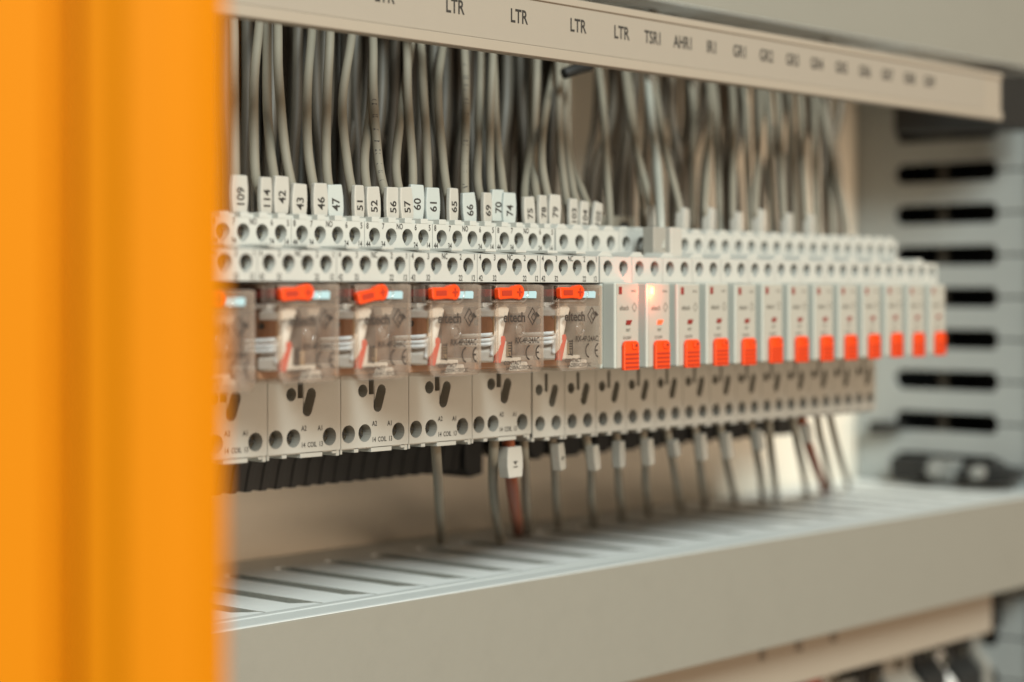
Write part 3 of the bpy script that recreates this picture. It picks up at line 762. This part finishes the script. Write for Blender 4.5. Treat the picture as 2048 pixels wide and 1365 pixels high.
# pale wire with a big marker over the upper terminals
pts = [(at(1300, 110, 80)[0], 84, 104), at(1302, 230, 52), at(1314, 330, 34), at(1320, 420, 17), at(1322, 470, 13), at(1322, 500, 12)]
o = wire('control_wire', pts, 1.5, M['palewire'], 'pale wire with a grey and white marker box in front of the upper terminals', GT)
a = at(1300, 515, 12.5); b = at(1326, 455, 12.5); cc = at(1350, 455, 12.5)
MB().box(a[0], b[0]-0.1, 11.0, 15.5, a[2], b[2]).build('grey_sleeve', M['sleeve'], o, tuple(pts[-1]), bevel=0.4)
MB().box(b[0]+0.1, cc[0], 9.5, 15.5, at(1335, 517, 10)[2], b[2]).build('marker_sleeve', M['marker'], o, tuple(pts[-1]), bevel=0.5)

# blurred wires above the slim relays
SW = [(1301, 412, 455, 1255, 0), (1359, 417, 472, 1312, 6), (1412, 417, 475, 1420, 8), (1467, 425, 478, 1465, 0), (1512, 420, 475, 1520, 9), (1568, 427, 480, 1556, 0), (1612, 430, 480, 1600, 0)]
for i, (mx, yt, yb, tx, tilt) in enumerate(SW):
    Ym = 30.5; c = at(mx, (yt+yb)/2, Ym); top = at(mx, yt, Ym); bot = at(mx, yb, Ym); tl = math.radians(tilt)
    pts = [(at(tx, 120, 80)[0], 84, 104), at(tx, 190, 60), at(tx*0.6+mx*0.4, 300, 42), (top[0]-0.6, Ym, top[2]+2), c, (bot[0], Ym, bot[2]), (bot[0], Ym, T1[1]-2)]
    wire('control_wire', pts, 1.35, M['wire'], 'grey wire with blurred white marker above slim relays, %s of seven from left' % ORD[i], GT,
         mk=((c[0], c[1]-1.3, c[2]), 5.2, top[2]-bot[2], 3.2, 0.25, -tl, None, M['marker']))
XW = [(1262, 1290), (1385, 1385), (1430, 1440), (1490, 1500), (1535, 1545), (1580, 1590), (1627, 1632), (1650, 1665), (1640, 1690), (1205, 1220)]
for i, (tx, bx) in enumerate(XW):
    Y = 40+ (i*5 % 9)
    pts = [(at(tx, 110, 80)[0], 86, 104), at(tx, 200, Y+20), at((tx+bx)/2, 320, Y+6), at(bx, 440, Y-4), (at(bx, 470, Y-6)[0], Y-6, T1[1]-2)]
    wire('control_wire', pts, 1.35, M['wire'], 'unmarked grey wire above the slim relays, %s of ten from the left' % ORD[sorted(XW).index((tx, bx))], GT)

# darker wires further back
GB = 'dark wires behind the numbered wires'
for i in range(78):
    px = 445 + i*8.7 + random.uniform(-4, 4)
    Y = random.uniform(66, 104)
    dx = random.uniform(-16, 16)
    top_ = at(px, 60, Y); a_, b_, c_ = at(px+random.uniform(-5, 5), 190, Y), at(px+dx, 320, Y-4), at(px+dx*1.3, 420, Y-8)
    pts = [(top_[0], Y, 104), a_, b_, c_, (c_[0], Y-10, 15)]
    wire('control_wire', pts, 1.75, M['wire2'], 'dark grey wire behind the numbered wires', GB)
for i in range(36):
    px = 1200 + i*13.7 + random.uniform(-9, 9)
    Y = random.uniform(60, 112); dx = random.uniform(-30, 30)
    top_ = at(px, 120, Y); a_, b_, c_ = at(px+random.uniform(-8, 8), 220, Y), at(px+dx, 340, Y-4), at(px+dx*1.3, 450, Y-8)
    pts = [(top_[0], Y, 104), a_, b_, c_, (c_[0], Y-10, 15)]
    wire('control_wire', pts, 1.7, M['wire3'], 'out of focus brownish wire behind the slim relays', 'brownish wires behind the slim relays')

o = MB().tube(spline([at(1128, 148, 44), at(1150, 140, 43), at(1178, 132, 43)], 5), 1.9, 10).build('cable_tie', M['black'], None, at(1150, 140, 43), smooth=True)
tag(o, 'short black cable tie just under the label strip', 'cable tie')
# two dark square terminals behind the upper tier
e = empty('terminal_block', at(1236, 455, 48)); tag(e, 'small brown block with two dark square holes behind the upper terminals', 'terminal block')
p_ = at(1236, 455, 48); q0, q1 = at(1208, 440, 48), at(1275, 440, 48)
MB().box(q0[0], q1[0], 49, 60, T1[1]+0.2, at(1236, 432, 48)[2]).build('block_body', M['wire'], e, p_, bevel=0.4)
for x_ in (1222, 1252):
    h = at(x_, 455, 48); MB().box(h[0]-1.9, h[0]+1.9, 48.2, 49.0, h[2]-1.6, h[2]+1.7).build('square_hole_shade', M['black'], e, p_)  # black plates paint in the shade of two holes

# wires to the lower duct: marker (x, y0, y1) or None, pixels, colour
GL = 'wires dropping to the lower duct'
LW = [
 (None, [(869, 870), (874, 930), (879, 1010), (883, 1084)], 'wire', 'bare grey wire farthest left below the sockets', 1.55),
 (None, [(989, 865), (986, 930), (988, 1000), (1001, 1084)], 'wire', 'grey wire curving right just left of the brown wire', 1.55),
 ((1021, 893, 955, 2, '14'), [(1017, 888), (1023, 960), (1030, 1020), (1036, 1066)], 'brown', 'brown wire with a large white marker, the clearest below the sockets', 2.0),
 (None, [(1047, 870), (1050, 930), (1053, 1000), (1057, 1068)], 'wire', 'grey wire just right of the large white marker', 1.4),
 ((1114, 883, 943, 8, '9'), [(1102, 860), (1110, 930), (1112, 990), (1117, 1055)], 'wire', None, 1.4),
 ((1184, 888, 943, 9, None), [(1170, 860), (1182, 935), (1183, 990), (1188, 1048)], 'wire', None, 1.4),
 ((1235, 880, 938, 3, 'grey'), [(1232, 860), (1236, 930), (1239, 980), (1245, 1040)], 'wire', None, 1.4),
 ((1293, 875, 933, 7, None), [(1284, 850), (1291, 925), (1292, 970), (1298, 1030)], 'wire', None, 1.4),
 ((1345, 878, 915, 16, 'grey'), [(1332, 850), (1345, 920), (1354, 970), (1363, 1024)], 'wire', None, 1.4),
 ((1400, 865, 923, 10, None), [(1388, 840), (1398, 915), (1404, 960), (1411, 1016)], 'wire', None, 1.4),
 ((1451, 863, 920, 11, None), [(1437, 835), (1450, 910), (1461, 960), (1471, 1006)], 'wire', None, 1.4),
 ((1513, 858, 903, 12, 'grey'), [(1498, 830), (1512, 900), (1521, 950), (1526, 1000)], 'wire', None, 1.4),
 (None, [(1536, 825), (1541, 890), (1548, 950), (1552, 998)], 'wire', 'unmarked grey wire left of the brown wire at the far right, nearly straight', 1.4),
 (None, [(1583, 820), (1593, 880), (1606, 940), (1613, 988)], 'wire', 'unmarked grey wire slanting just left of the far right brown wire', 1.4),
 ((1611, 845, 888, 14, None), [(1600, 825), (1617, 890), (1634, 940), (1647, 982)], 'brown', 'blurred brown wire with a pale marker at the far right', 1.9),
 (None, [(1632, 815), (1640, 870), (1652, 920), (1660, 975)], 'wire', 'grey wire just right of the far right brown wire', 1.4),
 (None, [(1655, 812), (1668, 870), (1684, 930), (1697, 972)], 'wire', 'grey wire farthest right below the sockets', 1.4),
]
un = 0
for mk, wp, mt, lab, r in LW:
    e_ = atz(wp[-1][0], wp[-1][1], -93); Ye = min(max(e_[1], 108), 127)
    n = len(wp); pts = []
    for j, (x, y) in enumerate(wp):
        t_ = max(0, (j-0.6)/(n-1-0.6)); Y = 37 + (Ye-37)*t_**1.6
        pts.append(at(x, y, Y))
    Z0 = LZ+1
    pts = [(pts[0][0], 38, Z0+3)] + pts + [(pts[-1][0]+1, Ye+2, -101)]
    if lab is None:
        lab = 'grey wire with blurred %s marker, %s marked one right of the near brown wire' % ('dull grey' if mk[4] == 'grey' else 'white', ORD[un]); un += 1
    mkk = None
    if mk:
        Y = 36.2; c = at(mk[0], (mk[1]+mk[2])/2, Y); h_ = at(mk[0], mk[1], Y)[2]-at(mk[0], mk[2], Y)[2]
        mkk = (c, 6.6 if mk[4] == '14' else 3.7, h_*(1.0 if mk[4] == '14' else 0.92), 4.6 if mk[4] == '14' else 3.4, 0.15 if mk[4] != '14' else -0.1, math.radians(mk[3]*(1.0 if mk[4] == '14' else 1.25)), mk[4] if mk[4] in ('14', '9') else None, M['sleeve'] if mk[4] == 'grey' else (M['marker'] if mk[4] == '14' else M['dullmarker']), 2.6)
    if mkk and mk[4] != '14': mkk = ((mkk[0][0], mkk[0][1]-0.5, mkk[0][2]),) + mkk[1:]
    wire('control_wire', pts, r, M[mt], lab, GL, mk=mkk)

# ================================================================== label strips
words = [(618, -28, 'LTR'), (770, -5, 'LTR'), (911, 17, 'LTR'), (1039, 39, 'LTR'), (1157, 58, 'LTR'), (1244, 73, 'LTR'), (1305, 84, 'TSR1'), (1365, 93, 'AHR1'), (1423, 102, 'IR1'), (1479, 111, 'GR1'), (1533, 120, 'GR2'), (1585, 127, 'GR3'), (1634, 135, 'GR4'), (1683, 143, 'GR5'), (1730, 149, 'GR6'), (1775, 156, 'GR7'), (1819, 162, 'GR8'), (1859, 168, 'GR9')]
YS = 6.0
xe = at(2003, 200, YS)[0]
zb = at(1039, 110, YS)[2]; zt = zb+18.9
e = empty('label_strip', (0, YS, zb)); tag(e, 'beige printed label strip in front of the upper duct, reading LTR and TSR1', 'label strip')
org = (0, YS, zb); x0 = -175
m = MB().prism([(YS, zb), (YS+2.6, zb-0.2), (YS+2.6, zt+0.2), (YS, zt), (YS-0.5, zt-0.3), (YS-0.5, zt-2.2), (YS+0.25, zt-2.4), (YS+0.25, zb+3.3), (YS-0.5, zb+3.1), (YS-0.5, zb+0.2)], 'x', x0, xe)
m.build('carrier', M['strip'], e, org, bevel=0.15)
m = MB().box(x0+1, xe-14, YS+0.05, YS+0.2, zb+3.4, zt-2.5); m.build('paper_insert', M['paper'], e, org)
for px, py, s_ in words:
    p = at(px, py, YS); MB().text(s_, 5.6, p[0], zb+11.2, YS+0.0, 0.80 if len(s_) < 4 else 0.74).build('printed_word', M['ink'], e, org)
for x_ in (-160, 10, 150, xe-10):
    MB().box(x_-4, x_+4, YS+2.7, 60, zt-3, zt-1.5).build('bracket', M['duct'], e, org)
# lower strip
Y2 = 62
zl = at(1526, 1365, Y2)[2]; xe2 = at(1984, 1240, Y2)[0]
zl = -139.0-17
e = empty('label_strip', (0, Y2, zl)); tag(e, 'beige label strip showing below the lower duct at the bottom right', 'label strip')
org = (0, Y2, zl)
MB().box(60, xe2, Y2, Y2+2.6, zl, zl+20).build('carrier', M['strip'], e, org, bevel=0.3)
for px, s_ in ((1525, 'R1'), (1598, 'R2'), (1667, 'R3')):
    p = at(px, 1295, Y2); MB().text(s_, 6.2, p[0], at(px, 1310-(px-1525)*0.255, Y2)[2], Y2-0.05, 0.8).build('printed_word', M['fadedink'], e, org)

a = at(2008, 140, 44); b = at(2075, 262, 44)  # added black box: shade behind the strip end put in as an object
e = empty('shade_box', (a[0], 60, a[2])); tag(e, 'black box standing in for shade behind the right end of the upper label strip', 'bracket')
MB().box(a[0], b[0], 46, 100, b[2], a[2]-1).build('shade_box_body', M['black'], e, (a[0], 60, a[2]), bevel=1)
a = at(1988, 1192, 70); b = at(2060, 1238, 70)  # added black box for the shade at the lower strip end
e = empty('shade_box', (a[0], 80, a[2])); tag(e, 'black box standing in for shade at the right end of the lower label strip', 'bracket')
MB().box(a[0], b[0], 70, 110, b[2], a[2]).build('shade_box_body', M['black'], e, (a[0], 80, a[2]), bevel=1)

# ================================================================== small things at the right
e = empty('cable_clip', atx(1990, 950, 415)); tag(e, 'black clip lying on the lower duct beside the side duct', 'cable clip')
p_ = atx(1990, 950, 415)
def atp(px, py, X): return atx(px, py, X)
pl_ = [atp(1930, 925, 415), atp(1985, 922, 415), atp(2005, 940, 415), atp(2036, 946, 415), atp(2036, 962, 415), atp(1985, 970, 415), atp(1955, 962, 415), atp(1925, 962, 415)]
m = MB().prism([(q[1], q[2]) for q in pl_], 'x', 411, 424); m.build('clip_and_shadow_body', M['black'], e, p_, bevel=1.2)
q = atp(1958, 945, 410); MB().tube([(406, q[1], q[2]), (412, q[1], q[2])], 3.2, 16).build('knob', M['screen'], e, p_, bevel=0.6)
e = empty('terminal_fitting', atx(1840, 930, 418)); tag(e, 'grey and black fitting on the side duct near its lower corner', 'fitting')
p_ = atx(1840, 930, 418)
a = atp(1792, 912, 418); b = atp(1862, 962, 418)
m = MB().box(412, 425, b[1], a[1], b[2], a[2]); m.build('fitting_body', M['black'], e, p_, bevel=1.0)
a = atp(1862, 918, 418); b = atp(1915, 962, 418); m = MB().box(414, 425, b[1], a[1], b[2], a[2]); m.build('metal_part', M['screen'], e, p_, bevel=1.0)
q = atp(1872, 940, 410); MB().tube([(406, q[1], q[2]), (412, q[1], q[2])], 3.4, 16).build('round_cap', M['screen'], e, p_, bevel=0.6)
e = empty('shadow_wedge', atx(1765, 855, 422)); tag(e, 'black wedge standing in for a shadow on the side duct behind the row end', 'painted shadow')
p_ = atx(1765, 855, 422); a = atp(1740, 843, 420); b = atp(1800, 866, 420)  # black wedge put in as an object for a shadow
MB().prism([(a[1], a[2]), (b[1], a[2]), (b[1], a[2]-3), (a[1], b[2]-2)], 'x', 418, 426).build('clip_and_shadow_body', M['black'], e, p_, bevel=0.6)

# next row far below the lower strip: blocks at the bottom right
rowz = -182
specs = [(1590, 1625, 'screen'), (1628, 1642, 'black'), (1645, 1672, 'red'), (1676, 1706, 'socket'), (1710, 1742, 'screen'), (1745, 1790, 'black'), (1795, 1850, 'sleeve'), (1855, 1900, 'black'), (1903, 1918, 'white'), (1922, 1970, 'black'), (1975, 2020, 'sleeve')]
for i, (a, b, mt) in enumerate(specs):
    xa, xb = at(a, 1340, 75)[0], at(b, 1340, 75)[0]
    cn = dict(screen='grey', black='black', red='red', socket='pale', sleeve='dull grey', white='white')[mt]
    zt_ = -160 - (i*5 % 7)*1.2
    e = empty('terminal_block', ((xa+xb)/2, 110, -190)); tag(e, 'blurred %s terminal under the lower label strip, %s from the left' % (cn, ORD[i]), 'terminal', 'terminals under the lower label strip')
    o2 = ((xa+xb)/2, 110, -190)
    m = MB().prism([(76, -200), (76, zt_-14), (82, zt_-8), (82, zt_), (140, zt_), (140, -200)], 'x', xa+0.3, xb-0.3); m.build('block_body', M[mt], e, o2, bevel=0.8)
    MB().tube([((xa+xb)/2, 79.6, zt_-4), ((xa+xb)/2, 81.9, zt_-4)], min(2.2, (xb-xa)/3), 12).build('terminal_screw', M['steel'], e, o2)
